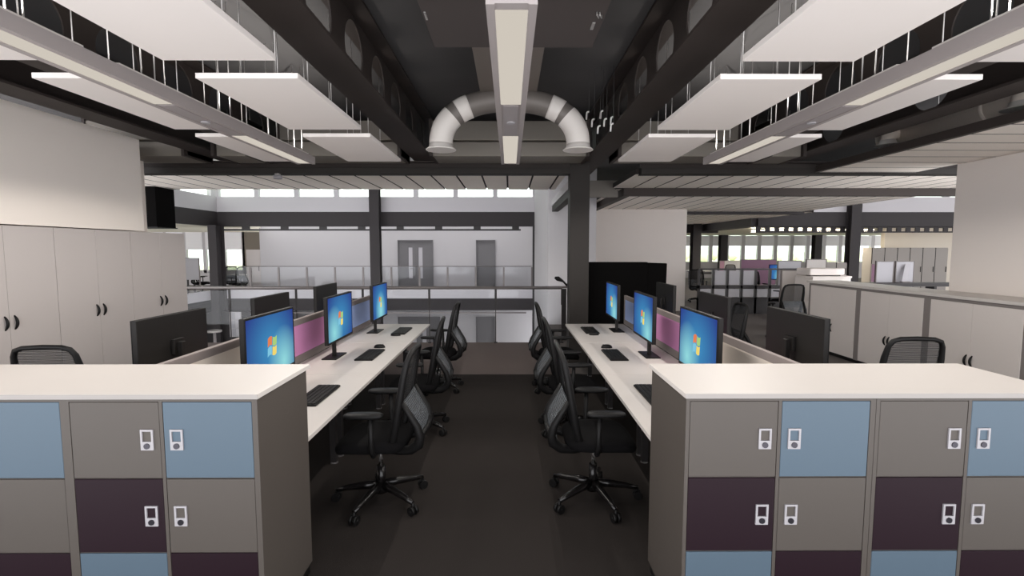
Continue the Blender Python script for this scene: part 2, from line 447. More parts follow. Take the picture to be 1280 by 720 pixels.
# far cellular beam with small holes under the fascia
r = thing('perforated_beam', 'thin dark perforated beam with row of holes under the far office fascia', 'steel beam', (8.9, 17.62, 2.36))
mb = MB()
mb.box(0, 8.1, 0, 0.05, 0, 0.05).box(0, 8.1, 0, 0.05, 0.17, 0.22)
k = 0.0
while k < 8.1:
    mb.box(k, min(k+0.16, 8.1), 0, 0.05, 0.05, 0.17); k += 0.34
mb.build('beam_web', 'edgebeam', r)
# thin service rail with brackets under the far fascia
r = thing('service_rail', 'thin dark rail on brackets below the far fascia above doors', 'rail', (-10.2, 17.45, 2.45))
MB().box(0, 10.6, -0.03, 0.03, -0.03, 0.03).build('rail_bar', 'darkmetal', r)
for i in range(8): MB().box(0.7+i*1.37, 0.95+i*1.37, -0.03, 0.05, 0.03, 0.13).build('bracket', 'darkmetal', r)

# ================================================================== DUCTS AND UNITS
r = thing('fan_coil_unit', 'dark boxed fan coil unit above the central strip light', 'ventilation unit', (0.03, 3.07, 3.28))
MB().box(-0.6, 0.6, 0, 0.76, 0, 0.3).build('casing', 'fcu', r, 0.006)
MB().box(-0.62, 0.62, -1.0, -0.02, -0.03, 0.3).build('access_panel', 'bulk', r, 0.004)
MB().box(0.53, 0.55, 0.34, 0.44, -0.008, 0).build('hinge', 'wire', r)
MB().box(-0.585, -0.572, 0.20, 0.30, -0.008, 0).build('latch', 'wire', r)
MB().tube([(0.535,0.20,0.0),(0.535,0.20,-0.02),(0.555,0.24,-0.02),(0.555,0.24,0.0)], 0.004, 8).build('handle', 'wire', r)
MB().tube([(0.555,0.20,0.0),(0.555,0.20,-0.02),(0.575,0.24,-0.02),(0.575,0.24,0.0)], 0.004, 8).build('handle', 'wire', r)
for s in (-0.55, 0.55):
    MB().cyl((s, 0.05, 0.3), (s, 0.05, 0.34), 0.006, 8).cyl((s, 0.7, 0.3), (s, 0.7, 0.34), 0.006, 8).build('hanger_rod', 'wire', r)

r = thing('supply_duct', 'twin white curved duct with bell mouths hanging below grey trunk duct', 'duct', (0, 3.83, 3.28))
MB().box(-0.29, 0.27, 0, 1.32, 0.02, 0.26).build('trunk', 'trunk', r, 0.004)
def arch(sx, t0, t1, n):
    # elliptical arch: vertical at the bell mouth, level at the trunk
    return [(sx*0.69*max(0.0, math.cos(t))**0.9, 1.17, -0.50+0.46*max(0.0, math.sin(t))**0.8) for t in [math.radians(t0+(t1-t0)*i/n) for i in range(n+1)]]
for sx in (-1, 1):
    el = MB().tube(arch(sx, 90, 50, 12), 0.112, 28, caps=False).build('grey_branch', 'ductgrey', r)
    MB().tube(arch(sx, 57, 44, 6), 0.118, 28).build('white_collar', 'ductwhite', el)
    MB().tube(arch(sx, 45, 35, 5), 0.114, 28).build('grey_band', 'ductgrey', el)
    wb = MB().tube(arch(sx, 36, 0, 14), 0.118, 28, caps=False).build('white_elbow', 'ductwhite', r)
    x = sx*0.69
    MB().tube([(x, 1.17, -0.46), (x, 1.17, -0.50), (x, 1.17, -0.515), (x, 1.17, -0.528), (x, 1.17, -0.533)],
              [0.117, 0.121, 0.138, 0.153, 0.149], 28).build('bell_mouth', 'ductwhite', wb)

for a, b, t in ((-1.06, 1.06, 'wide grey rectangular duct crossing behind the twin white elbows'), (-3.06, -1.44, 'grey rectangular duct behind the rafts, between girders on tall-cupboard side'),
                (1.44, 3.06, 'grey rectangular duct behind the rafts, between girders on low-cupboard side'), (-3.93, -3.44, 'short grey rectangular duct piece between outer girders, tall-cupboard side'),
                (3.44, 3.93, 'short grey rectangular duct piece between outer girders, low-cupboard side'), (-5.6, -4.28, 'grey rectangular duct end above the tall cupboards')):
    r = thing('cross_duct', t, 'duct', ((a+b)/2, 6.55, 2.99), 0, 'grey ducts crossing the bay'); L = (b-a)/2
    MB().box(-L, L, 0, 0.5, 0.20, 0.45).build('upper_duct', 'duct', r, 0.01)
    MB().box(-L, L, 0.05, 0.6, 0, 0.19).build('lower_duct', 'duct', r, 0.01)
    for x in (-L+0.02, L-0.02): MB().box(x-0.02, x+0.02, -0.012, 0.62, -0.01, 0.47).build('flange_joint', 'steel', r)
    for x in (-L*0.6, L*0.6): MB().cyl((x, 0.25, 0.45), (x, 0.25, 0.655), 0.006, 8).build('hanger_rod', 'wire', r)

# round duct on the low-cupboard side with two bell spigots
r = thing('spiral_duct', 'long round grey spiral duct above the low cupboards', 'duct', (5.0, 1.0, 3.21))
MB().cyl((0, 0, 0), (0, 5.5, 0), 0.20, 32).build('duct_run', 'rduct', r)
for k in range(4): MB().cyl((0, 0.9+k*1.3, 0.19), (0, 0.9+k*1.3, 0.435), 0.006, 8).build('hanger_rod', 'wire', r)
for k in range(5): MB().cyl((0, 0.6+k*1.15, 0), (0, 0.65+k*1.15, 0), 0.205, 32).build('joint_band', 'rduct', r)
for y in (6.17, 4.58):
    q = MB().tube([(-0.10, y-1.0, -0.02), (-0.2, y-1.0, -0.02), (-0.27, y-1.0, -0.05), (-0.28, y-1.0, -0.14)], 0.085, 24, caps=False).build('spigot', 'rduct', r)
    MB().tube([(-0.28, y-1.0, -0.10), (-0.28, y-1.0, -0.14), (-0.28, y-1.0, -0.155), (-0.28, y-1.0, -0.165)], [0.088, 0.095, 0.13, 0.15], 28).build('bell_mouth', 'ductwhite', q)
struct('trim_12', MB().box(4.44, 4.5, 1.0, 7.15, 2.87, 2.96), 'steel')

# little white hooked conduit ends on dark drop rods
hooks = [(0.83, 5.3, 3.16), (0.98, 5.3, 3.17), (0.88, 5.25, 3.07), (1.01, 5.25, 3.075), (0.935, 5.2, 2.99), (1.07, 5.2, 3.08), (1.06, 5.15, 3.0)]
hl = ['topmost and closest to the duct elbow', 'topmost and farther from the duct elbow', 'in the middle row closest to elbow', 'in the middle row farther from elbow',
      'in the lowest row closest to elbow', 'highest one beside the girder', 'lowest one beside the girder']
for i, p in enumerate(hooks):
    o = thing('conduit_hook', 'small white hooked conduit end, ' + hl[i], 'pipe', p, 0, 'white conduit hooks by the duct')
    MB().tube(bez((0.016, 0, 0.05), (-0.010, 0, 0.055), (-0.011, 0, 0.018), 6)+[(-0.013, 0, -0.030)], 0.0095, 8).build('hook_pipe', 'hookwhite', o)
    MB().cyl((0.014, 0, 0.05), (0.014, 0, 3.645-p[2]), 0.002, 6).build('drop_rod', 'slab', o)

# ================================================================== RAFTS
def make_raft(hw):
    root = thing('acoustic_raft', None, None)
    MB().box(-hw, hw, 0, 1.21, 0, 0.032).build('panel', 'raft', root, 0.003)
    for sx in (-0.105, 0.105):
        for y in (0.14, 0.62, 1.07):
            MB().cyl((sx, y, 0.032), (sx, y, 0.905), 0.0036, 6).build('hanger_wire', 'wire', root)
    return root
rp = {1.525: make_raft(0.297), 2.53: make_raft(0.236)}; seen = set()
rowtxt = ['nearest the viewer', 'second in its row from the lockers', 'farthest in its row, by the cross beam']
for side, nm in ((-1, 'tall-cupboard side'), (1, 'low-cupboard side')):
    for xc, rn in ((1.525, 'inner row beside the aisle girder'), (2.53, 'outer row past the strip light')):
        for k, y in enumerate((1.44, 2.915, 4.385)):
            o = rp[xc] if xc not in seen else dup(rp[xc]); seen.add(xc)
            o.location = (side*xc, y, 2.74)
            tag(o, 'white ceiling raft %s, %s, %s' % (rn, ['first', 'second', 'last by cross beam'][k], nm), 'acoustic panel', 'white suspended acoustic rafts')

# ================================================================== STRIP LIGHTS
LAMP = 3.9; UPLAMP = 4.5
def strip_light(x, label, wings=True):
    root = thing('strip_light', label, 'ceiling light', (x, 1.9, 2.67), 0, 'suspended linear strip lights')
    b = MB(); W = 0.098
    b.box(-W, W, 0, 3.44, 0.004, 0.07)
    for a, c in ((0, 0.05), (1.28, 2.14), (3.40, 3.44)): b.box(-0.064, 0.064, a, c, 0.0, 0.004)
    b.box(-W, -0.064, 0, 3.44, -0.004, 0.004).box(0.064, W, 0, 3.44, -0.004, 0.004)
    b.build('housing', 'lightbody', root)
    MB().box(-0.064, 0.064, 0.05, 1.28, 0.0, 0.0035).build('diffuser', 'diffuser', root)
    MB().box(-0.064, 0.064, 2.14, 3.40, 0.0, 0.0035).build('diffuser', 'diffuser', root)
    MB().box(-0.05, 0.05, 1.30, 2.12, -0.003, 0.0).build('blank_plate', 'lightblank', root)
    MB().cyl((0, 1.7, -0.003), (0, 1.7, -0.012), 0.03, 16).build('sensor', 'lock', root)
    for a in (0.05, 2.14):
        for q in (0.08, 0.35, 0.62, 0.89, 1.16):
            ld = bpy.data.lights.new('strip_lamp', 'SPOT'); ld.energy = LAMP; ld.spot_size = math.radians(172); ld.spot_blend = 0.15
            ld.shadow_soft_size = 0.0; ld.color = (1.0, 0.95, 0.89)
            lo = bpy.data.objects.new('strip_lamp', ld); COL.objects.link(lo); lo.parent = root; lo.location = (0, a+q, -0.012)
    if wings:
        for q in (0.3, 0.8, 1.3, 1.8, 2.3, 2.8, 3.2):
            ld = bpy.data.lights.new('strip_uplamp', 'SPOT'); ld.energy = UPLAMP; ld.spot_size = math.radians(140); ld.spot_blend = 0.8
            ld.shadow_soft_size = 0.0; ld.color = (1.0, 0.96, 0.91)
            lo = bpy.data.objects.new('strip_uplamp', ld); COL.objects.link(lo); lo.parent = root; lo.location = (0, q, 0.095); lo.rotation_euler = (PI, 0, 0)
        for a, c in ((0, 0.6), (0.82, 3.3)):
            MB().box(-0.085, 0.085, a, c, 0.07, 0.085).build('uplight_lens', 'ductwhite', root)
    for y in (0.35, 1.15, 1.95, 2.7, 3.25):
        MB().cyl((-0.04, y, 0.07), (-0.04, y, 0.95), 0.004, 6).cyl((0.04, y, 0.07), (0.04, y, 0.95), 0.004, 6).build('hanger_wire', 'wire', root)
    return root
l = strip_light(0.008, 'central suspended strip light running between the two duct elbows', False)
strip_light(-2.19, 'suspended strip light between raft rows on the tall-cupboard side')
strip_light(2.19, 'suspended strip light between raft rows on the low-cupboard side')
r = thing('ceiling_detector', 'small white detector hanging below the cross beam over the desks', 'detector', (-3.42, 7.3, 2.79))
MB().cyl((0, 0, 0), (0, 0, 0.05), 0.06, 20).build('detector_body', 'lock', r)
MB().cyl((0, 0, 0.05), (0, 0, 0.08), 0.04, 16).build('mounting_base', 'wire', r)

# ================================================================== LOCKERS
def lock_obj(parent, x, z):
    mb = MB(); y0, y1 = -0.006, 0.0; w, h = 0.027, 0.045
    mb.box(x-w, x-w+0.008, y0, y1, z-0.008, z+h-0.008).box(x+w-0.008, x+w, y0, y1, z-0.008, z+h-0.008)
    mb.box(x-w, x+w, y0, y1, z+h-0.008, z+h).box(x-w, x+w, y0, y1, z-h, z-0.008)
    mb.cyl((x, y0, z-0.027), (x, y0-0.004, z-0.027), 0.0125, 18, 1)
    return mb.build('lock', ['lock', 'lockcyl'], parent)
def make_locker(x0, colours, label, loc_y=2.03):
    """double-column locker unit, three doors high; colours[col][row]"""
    W, D = 0.815, 0.50
    root = thing('locker', label, 'locker', (x0, loc_y, 0), 0, 'grey blue and plum lockers')
    rows = [(1.103, 0.770), (0.764, 0.435), (0.429, 0.098)]
    cols = [(0.018, 0.395), (0.413, 0.790)]
    c = MB().box(0, W, 0.02, D, 0.06, 1.118)
    c.box(0, cols[0][0]-0.002, 0, 0.02, 0.06, 1.118).box(cols[0][1]+0.002, cols[1][0]-0.002, 0, 0.02, 0.06, 1.118).box(cols[1][1]+0.002, W, 0, 0.02, 0.06, 1.118)
    for a, b in cols:
        c.box(a-0.002, b+0.002, 0, 0.02, 1.105, 1.118).box(a-0.002, b+0.002, 0, 0.02, 0.06, 0.096)
        c.box(a-0.002, b+0.002, 0.004, 0.02, 0.766, 0.768).box(a-0.002, b+0.002, 0.004, 0.02, 0.431, 0.433)
    c.build('carcass', 'lgrey', root)
    MB().box(0.01, W-0.01, 0.05, D-0.01, 0, 0.06).build('plinth', 'black', root)
    for ci, (a, b) in enumerate(cols):
        for ri, (t, u) in enumerate(rows):
            d = MB().box(a, b, 0.0, 0.018, u, t).build('door', colours[ci][ri], root, 0.0015, 1)
            d['label'] = {'lgrey': 'grey door', 'lblue': 'blue door', 'lpurple': 'dark plum door'}[colours[ci][ri]]
            lock_obj(d, b-0.053 if ci == 0 else a+0.055, t-0.163)
    return root
G, B, P = 'lgrey', 'lblue', 'lpurple'
make_locker(-1.890, [(G, P, B), (B, G, P)], 'grey locker unit with plum middle door facing viewer, tall-cupboard side, beside the aisle')
make_locker(-2.705, [(G, P, B), (B, G, P)], 'locker unit at the outer end under white top, tall-cupboard side')
make_locker(0.755, [(G, P, B), (G, P, B)] and [(G, P, B), (B, G, P)], 'grey locker unit beside the aisle on the low-cupboard side')
make_locker(1.572, [(G, P, B), (B, G, P)], 'locker unit at the outer end under white top, low-cupboard side')
def worktop(x0, x1, label):
    r = thing('locker_worktop', label, 'worktop', ((x0+x1)/2, 2.28, 1.118), 0, 'white locker tops'); L = (x1-x0)/2
    MB().box(-L, L, -0.26, 0.285, 0, 0.022).build('board', 'white', r, 0.002)
    MB().box(-L, L, -0.262, -0.26, 0.001, 0.021).build('edge_band', 'edgeshade', r)
worktop(-2.715, -1.066, 'long white worktop on the lockers at tall-cupboard side')
worktop(0.748, 2.41, 'long white worktop on the lockers at low-cupboard side')

# ================================================================== CUPBOARDS
def bar_handle(parent, x, y, z, h, sx):
    return MB().tube(bez((x, y, z-h), (x+sx*0.055, y, z), (x, y, z+h), 8), [0.006, 0.009, 0.011, 0.012, 0.012, 0.012, 0.011, 0.009, 0.006], 10).build('handle', 'black', parent)
def tall_cupboard(y0, label):
    r = thing('tall_cupboard', label, 'cupboard', (-4.64, y0, 0), 0, 'tall white cupboards')
    MB().box(-0.45, -0.02, 0.0, 1.0, 0.08, 1.975).build('carcass', 'cup', r)
    MB().box(-0.42, -0.05, 0.0, 1.0, 0, 0.08).build('plinth', 'black', r)
    for k in (0, 1):
        d = MB().box(-0.018, 0.0, 0.004+k*0.498, 0.498+k*0.498, 0.085, 1.97).build('door', 'cup', r, 0.002)
        yh = 0.455 if k == 0 else 0.545
        bar_handle(d, 0.0, yh, 1.07, 0.065, 1)
for y, t in ((6.0, 'tall white double-door cupboard at the walkway end of the run'), (5.0, 'tall white double-door cupboard in the middle of the run'),
             (4.0, 'tall white double-door cupboard at the locker end of the run')):
    tall_cupboard(y, t)
def low_cupboard(y0, label):
    r = thing('low_cupboard', label, 'cupboard', (5.3, y0, 0), 0, 'low cupboards along the white wall')
    MB().box(0.02, 0.53, 0.0, 1.22, 0.06, 1.17).build('carcass', 'upright', r)
    MB().box(0.0, 0.02, 0, 0.05, 0.06, 1.17).box(0.0, 0.02, 1.17, 1.22, 0.06, 1.17).box(0.0, 0.02, 0.05, 1.17, 1.135, 1.17).build('frame', 'upright', r)
    MB().box(0.05, 0.5, 0.0, 1.22, 0, 0.06).build('plinth', 'black', r)
    for k in (0, 1):
        d = MB().box(-0.004, 0.016, 0.054+k*0.557, 0.609+k*0.557, 0.07, 1.13).build('door', 'cupgrey', r, 0.002)
        bar_handle(d, -0.004, 0.575 if k == 0 else 0.645, 0.47, 0.065, -1)
for y, t in ((7.33, 'low white cupboard with grey uprights at the far end of the run'), (6.11, 'low white cupboard with grey uprights in the middle of the run'),
             (4.89, 'low white cupboard with grey uprights nearest the lockers')):
    low_cupboard(y, t)
r = thing('cupboard_worktop', 'long white worktop on the low cupboards along the wall', 'worktop', (5.27, 4.85, 1.17))
MB().box(0, 0.575, 0, 3.73, 0, 0.038).build('board', 'white', r, 0.003)
MB().box(-0.003, 0, 0, 3.73, 0.002, 0.036).build('edge_band', 'white', r)

# ================================================================== DESKS
def make_desk(name='office_desk', L=1.372, D=0.8):
    """local: user edge at +x, runs along y from 0 to L, top at 0.72"""
    root = thing(name, None, None)
    MB().box(-D, 0, 0.003, L-0.003, 0.695, 0.72).build('desktop', 'white', root, 0.002)
    for y in (0.07, L-0.07):
        lg = MB().box(-D+0.06, -D+0.11, y-0.025, y+0.025, 0.012, 0.655).box(-0.36, -0.31, y-0.025, y+0.025, 0.012, 0.655)
        lg.box(-D+0.06, -0.12, y-0.025, y+0.025, 0.655, 0.695)
        g = lg.build('leg_frame', 'darkmetal', root)
        MB().cyl((-D+0.085, y, 0), (-D+0.085, y, 0.012), 0.03, 14).build('foot', 'leg', g)
        MB().cyl((-0.335, y, 0), (-0.335, y, 0.012), 0.03, 14).build('foot', 'leg', g)
    MB().box(-D+0.02, -D+0.16, 0.1, L-0.1, 0.56, 0.575).box(-D+0.02, -D+0.03, 0.1, L-0.1, 0.56, 0.66).box(-D+0.15, -D+0.16, 0.1, L-0.1, 0.56, 0.60).build('cable_tray', 'darkmetal', root)
    MB().box(-D+0.1, -0.1, L/2-0.03, L/2+0.03, 0.665, 0.695).build('support_rail', 'darkmetal', root)
    return root
Y0, PT = 2.585, 1.372
proto_desk = make_desk(); used = [False]
pos = ['by the lockers', 'in the middle', 'at the walkway end']
def place_desk(x, y, rz, label):
    o = proto_desk if not used[0] else dup(proto_desk); used[0] = True
    o.location = (x, y, 0); o.rotation_euler = (0, 0, rz)
    return tag(o, label, 'desk', 'white bench desks')
for k in range(3):
    place_desk(-1.108, Y0+k*PT, 0, 'white aisle-side desk %s, tall-cupboard bank' % pos[k])
    place_desk(-2.76, Y0+(k+1)*PT, PI, 'white back-row desk %s, behind divider on tall-cupboard bank' % pos[k])
    place_desk(0.776, Y0+(k+1)*PT, PI, 'white aisle-side desk %s, low-cupboard bank' % pos[k])
    place_desk(2.43, Y0+k*PT, 0, 'white back-row desk %s, behind divider on low-cupboard bank' % pos[k])
def desk_screen(x, y, m, label):
    r = thing('desk_divider', label, 'desk divider', (x, y, 0.72), 0, 'fabric desk dividers')
    f = MB(); a, b = 0.004, PT-0.004
    f.box(-0.017, 0.017, a, b, 0.0, 0.07).box(-0.017, 0.017, a, b, 0.345, 0.40).box(-0.017, 0.017, a, a+0.05, 0.07, 0.345).box(-0.017, 0.017, b-0.05, b, 0.07, 0.345)
    f.build('frame', 'deskgrey', r, 0.002)
    q = MB().box(-0.013, 0.013, a+0.05, b-0.05, 0.07, 0.345).build('fabric_panel', m, r)
    q['label'] = {'beige': 'beige fabric', 'pink': 'plum pink fabric', 'sblue': 'pale blue fabric'}[m]
for x, s in ((-1.934, 'tall-cupboard bank'), (1.603, 'low-cupboard bank')):
    for k, (m, c) in enumerate((('beige', 'beige'), ('pink', 'plum pink'), ('sblue', 'pale blue'))):
        desk_screen(x, Y0+k*PT, m, '%s fabric desk divider %s of the %s' % (c, pos[k], s))

# ================================================================== MONITORS
def flag_logo(parent, s=0.062):
    """four waving panes of the start-up flag, each pane its own strip mesh"""
    mb = MB()
    for ci, (u0, v0) in enumerate(((-1.0, 0.06), (0.06, 0.06), (-1.0, -1.0), (0.06, -1.0))):
        n = 8; top = []; bot = []
        for i in range(n+1):
            u = u0+0.94*i/n
            wv = 0.16*math.sin((u+1.0)*PI*0.95)
            sk = 0.10
            bot.append((u+sk*v0, v0+wv+0.08*u)); top.append((u+sk*(v0+0.94), v0+0.94+wv+0.08*u))
        vs = [(0.0008, p[0]*s, 0.375+p[1]*s) for p in bot+top]
        mb.add(vs, [(i, i+1, n+2+i, n+1+i) for i in range(n)], ci)
    return mb.build('flag_logo', ['red', 'green', 'fblue', 'yellow'], parent)
def make_monitor(screen):
    root = thing('monitor', None, None)
    b = MB().box(-0.034, -0.003, -0.337, 0.337, 0.17, 0.605)
    b.build('casing', 'monback', root, 0.004)
    bz = MB().box(-0.003, 0.002, -0.337, 0.337, 0.17, 0.190).box(-0.003, 0.002, -0.337, 0.337, 0.592, 0.605)
    bz.box(-0.003, 0.002, -0.337, -0.325, 0.190, 0.592).box(-0.003, 0.002, 0.325, 0.337, 0.190, 0.592).build('bezel', 'black', root)
    sc = MB().box(-0.003, 0.0, -0.325, 0.325, 0.190, 0.592).build('screen', screen, root)
    flag_logo(sc)
    st = MB().box(-0.085, -0.055, -0.02, 0.02, 0.01, 0.42).box(-0.055, -0.034, -0.05, 0.05, 0.34, 0.44).build('stand_neck', 'monback', root, 0.003)
    MB().box(-0.14, 0.0, -0.15, 0.15, 0.0, 0.012).build('stand_base', 'black', root, 0.004)
    return root
mp = [make_monitor(SCR[i]) for i in range(3)]; mu = [False]*3
def place_monitor(x, y, rz, k, label, z=0.72):
    o = mp[k] if not mu[k] else dup(mp[k]); mu[k] = True
    o.location = (x, y, z); o.rotation_euler = (0, 0, rz)
    return tag(o, label, 'monitor', 'black framed monitors on the desks')
ML = [3.285, 4.635, 6.07]; MR = [3.315, 4.68, 6.13]
for k in range(3):
    place_monitor(-1.62, ML[k], 0, (0, 1, 2)[k], 'lit monitor on the aisle-side desk %s, tall-cupboard bank' % pos[k])
    place_monitor(1.292, MR[k], PI, (1, 0, 0)[k], 'lit monitor on the aisle-side desk %s, low-cupboard bank' % pos[k])
    place_monitor(-2.26, (3.22, 4.57, 5.93)[k], PI, 2, 'black monitor back above the divider %s, tall-cupboard bank' % pos[k])
    place_monitor(1.97, (3.29, 4.62, 6.06)[k], 0, 2, 'black monitor back above the divider %s, low-cupboard bank' % pos[k])

# keyboards and mice
def make_keyboard():
    root = thing('keyboard', None, None)
    MB().box(-0.085, 0.085, -0.235, 0.235, 0.0, 0.014).build('keyboard_body', 'black', root, 0.004)
    k = MB()
    for r_ in range(5):
        for c in range(15): k.box(-0.075+r_*0.031, -0.075+r_*0.031+0.026, -0.226+c*0.0302, -0.226+c*0.0302+0.026, 0.014, 0.019)
    k.build('keys', 'monback', root)
    return root
def make_mouse():
    root = thing('computer_mouse', None, None)
    mb = MB(); vs = []; fs = []; n, m = 16, 6
    for j in range(m+1):
        t = j/m; rr = math.cos(t*PI/2)**0.6 if j < m else 0.0
        for i in range(n):
            q = 2*PI*i/n
            vs.append((0.060*rr*math.cos(q), 0.036*rr*math.sin(q), 0.036*math.sin(t*PI/2)))
    for j in range(m):
        for i in range(n): fs.append((j*n+i, j*n+(i+1)%n, (j+1)*n+(i+1)%n, (j+1)*n+i))
    fs.append(tuple(range(n))[::-1]); mb.add(vs, fs, 0, True); mb.build('mouse_shell', 'black', root)
    MB().cyl((-0.035, -0.004, 0.029), (-0.035, 0.004, 0.029), 0.008, 12).build('scroll_wheel', 'monback', root)
    return root
kp, mo = make_keyboard(), make_mouse(); ku = [False, False]
def kb(x, y, rz, label):
    o = kp if not ku[0] else dup(kp); ku[0] = True
    o.location = (x, y, 0.72); o.rotation_euler = (0, 0, rz); tag(o, label, 'keyboard', 'black keyboards on the desks')
def ms(x, y, rz, label):
    o = mo if not ku[1] else dup(mo); ku[1] = True
    o.location = (x, y, 0.72); o.rotation_euler = (0, 0, rz); tag(o, label, 'computer mouse', 'black mice on the desks')
for k, (y, my) in enumerate(((3.37, None), (4.69, 5.065), (6.09, 5.79))):
    kb(-1.36, y, 0, 'black keyboard on the aisle-side desk %s, tall-cupboard bank' % pos[k])
    if my: ms(-1.37, my, PI, 'black mouse by the keyboard on desk %s, tall-cupboard bank' % pos[k])
for k, (y, my) in enumerate(((3.37, None), (4.67, 5.045), (6.12, 5.82))):
    kb(1.02, y, PI, 'black keyboard on the aisle-side desk %s, low-cupboard bank' % pos[k])
    if my: ms(1.02, my, 0, 'black mouse by the keyboard on desk %s, low-cupboard bank' % pos[k])

# ================================================================== CHAIRS
def make_chair():
    """black task chair facing +x, looped back frame with mesh"""
    root = thing('task_chair', None, None)
    MB().cyl((0, 0, 0.085), (0, 0, 0.255), 0.030, 20).cyl((0, 0, 0.07), (0, 0, 0.13), 0.048, 20).build('gas_column', 'blackgloss', root)
    MB().cyl((0, 0, 0.255), (0, 0, 0.40), 0.015, 16).build('chrome_piston', 'chrome', root)
    for k in range(5):
        q = 2*PI*k/5; c, s = math.cos(q), math.sin(q)
        lg = MB().tube([(c*0.03, s*0.03, 0.118), (c*0.12, s*0.12, 0.112), (c*0.24, s*0.24, 0.095), (c*0.315, s*0.315, 0.080)], [0.030, 0.026, 0.020, 0.015], 12).build('base_leg', 'blackgloss', root)
        cx, cy = c*0.315, s*0.315
        MB().cyl((cx-s*0.026, cy+c*0.026, 0.030), (cx-s*0.006, cy+c*0.006, 0.030), 0.030, 18).cyl((cx+s*0.006, cy-c*0.006, 0.030), (cx+s*0.026, cy-c*0.026, 0.030), 0.030, 18)\
            .cyl((cx, cy, 0.03), (cx, cy, 0.085), 0.009, 10).cyl((cx-s*0.03, cy+c*0.03, 0.030), (cx+s*0.03, cy-c*0.03, 0.030), 0.008, 10).build('caster', 'black', lg)
    MB().tube([(-0.16, 0, 0.425), (-0.05, 0, 0.405), (0.06, 0, 0.405), (0.14, 0, 0.43)], [0.05, 0.065, 0.06, 0.04], 14, flat=0.6).build('tilt_mechanism', 'black', root)
    # seat cushion: rounded superellipse, waterfall front
    def seat_pts(zt):
        pass
    n, rings = 40, [(0.86, -0.045), (0.97, -0.035), (1.0, -0.012), (0.99, 0.012), (0.94, 0.028), (0.75, 0.036), (0.4, 0.033), (0.0, 0.030)]
    vs = []; fs = []
    for rr, dz in rings:
        for i in range(n):
            q = 2*PI*i/n; cq, sq = math.cos(q), math.sin(q); e = 0.55
            x = 0.03+0.245*rr*math.copysign(abs(cq)**e, cq); y = 0.245*rr*math.copysign(abs(sq)**e, sq)
            z = 0.468+dz - 0.10*max(0, (x-0.12)/0.155)**2*0.35 - 0.012*(1-(y/0.25)**2) * (1 if dz > 0 else 0)
            vs.append((x, y, z))
    for j in range(len(rings)-1):
        for i in range(n): fs.append((j*n+i, j*n+(i+1)%n, (j+1)*n+(i+1)%n, (j+1)*n+i))
    fs.append(tuple(range(n))[::-1])
    MB().add(vs, fs, 0, True).build('seat', 'fabricblk', root)
    # back: two straight side posts carrying the upper pad, and a loop that bulges behind with open lumbar mesh
    post = [(-0.10, 0.43, 0.165), (-0.135, 0.52, 0.185), (-0.160, 0.64, 0.200), (-0.185, 0.78, 0.208), (-0.212, 0.93, 0.204), (-0.232, 1.02, 0.192), (-0.246, 1.062, 0.170)]
    top = [(-0.252, 1.08, -0.12), (-0.254, 1.085, 0.0), (-0.252, 1.08, 0.12)]
    path = [(a, -w, z) for a, z, w in post] + [(a, w, z) for a, z, w in top] + [(a, w, z) for a, z, w in post[::-1]]
    rr = [0.024, 0.026, 0.028, 0.026, 0.022, 0.019, 0.018]
    fr = MB().tube(path, rr+[0.017]*3+rr[::-1], 12).build('back_frame', 'black', root)
    loop = [(-0.06, 0.412, 0.10), (-0.16, 0.415, 0.135), (-0.245, 0.435, 0.165), (-0.300, 0.480, 0.185), (-0.312, 0.535, 0.195), (-0.292, 0.605, 0.200), (-0.245, 0.685, 0.204), (-0.200, 0.765, 0.207)]
    for sg in (-1, 1):
        MB().tube([(a, sg*w, z) for a, z, w in loop], [0.026, 0.028, 0.032, 0.034, 0.030, 0.025, 0.022, 0.018], 12).build('rear_loop', 'black', fr)
    MB().tube([(-0.312, -0.195, 0.535), (-0.325, 0, 0.53), (-0.312, 0.195, 0.535)], [0.02, 0.018, 0.02], 10).build('rear_crossbar', 'black', fr)
    def web(rows, bow, name, m_):
        mb = MB(); vs = []; fs = []; m = 10
        for a, z, w in rows:
            for i in range(m+1):
                t = -1+2*i/m
                vs.append((a-bow*(1-t*t), t*w, z))
        for j in range(len(rows)-1):
            for i in range(m): fs.append((j*(m+1)+i, j*(m+1)+i+1, (j+1)*(m+1)+i+1, (j+1)*(m+1)+i))
        mb.add(vs, fs, 0, True); return mb.build(name, m_, root)
    web(post[2:]+[(-0.252, 1.08, 0.13)], 0.012, 'back_mesh', 'meshdark')
    web(loop[2:], 0.008, 'lumbar_mesh', 'chairmesh')
    for s in (-1, 1):
        ar = MB().tube([(-0.02, s*0.16, 0.425), (-0.02, s*0.25, 0.43), (-0.015, s*0.272, 0.47), (-0.01, s*0.272, 0.69)], [0.018, 0.018, 0.018, 0.016], 10).build('armrest', 'black', root)
        pad = []
        n2 = 24; pv = []; pf = []
        for z, k in ((0.688, 0.9), (0.694, 1.0), (0.708, 1.0), (0.716, 0.88)):
            for i in range(n2):
                q = 2*PI*i/n2; cq, sq = math.cos(q), math.sin(q)
                pv.append((0.03+0.125*k*math.copysign(abs(cq)**0.6, cq), s*0.272+0.042*k*math.copysign(abs(sq)**0.7, sq), z))
        for j in range(3):
            for i in range(n2): pf.append((j*n2+i, j*n2+(i+1)%n2, (j+1)*n2+(i+1)%n2, (j+1)*n2+i))
        pf.append(tuple(range(n2))[::-1]); pf.append(tuple(range(3*n2, 4*n2)))
        MB().add(pv, pf, 0, True).build('arm_pad', 'black', ar)
    return root
cp = make_chair(); cu = [False]
def chair(x, y, rz, label, group='black task chairs'):
    o = cp if not cu[0] else dup(cp); cu[0] = True
    o.location = (x, y, 0); o.rotation_euler = (0, 0, rz)
    return tag(o, label, 'office chair', group)
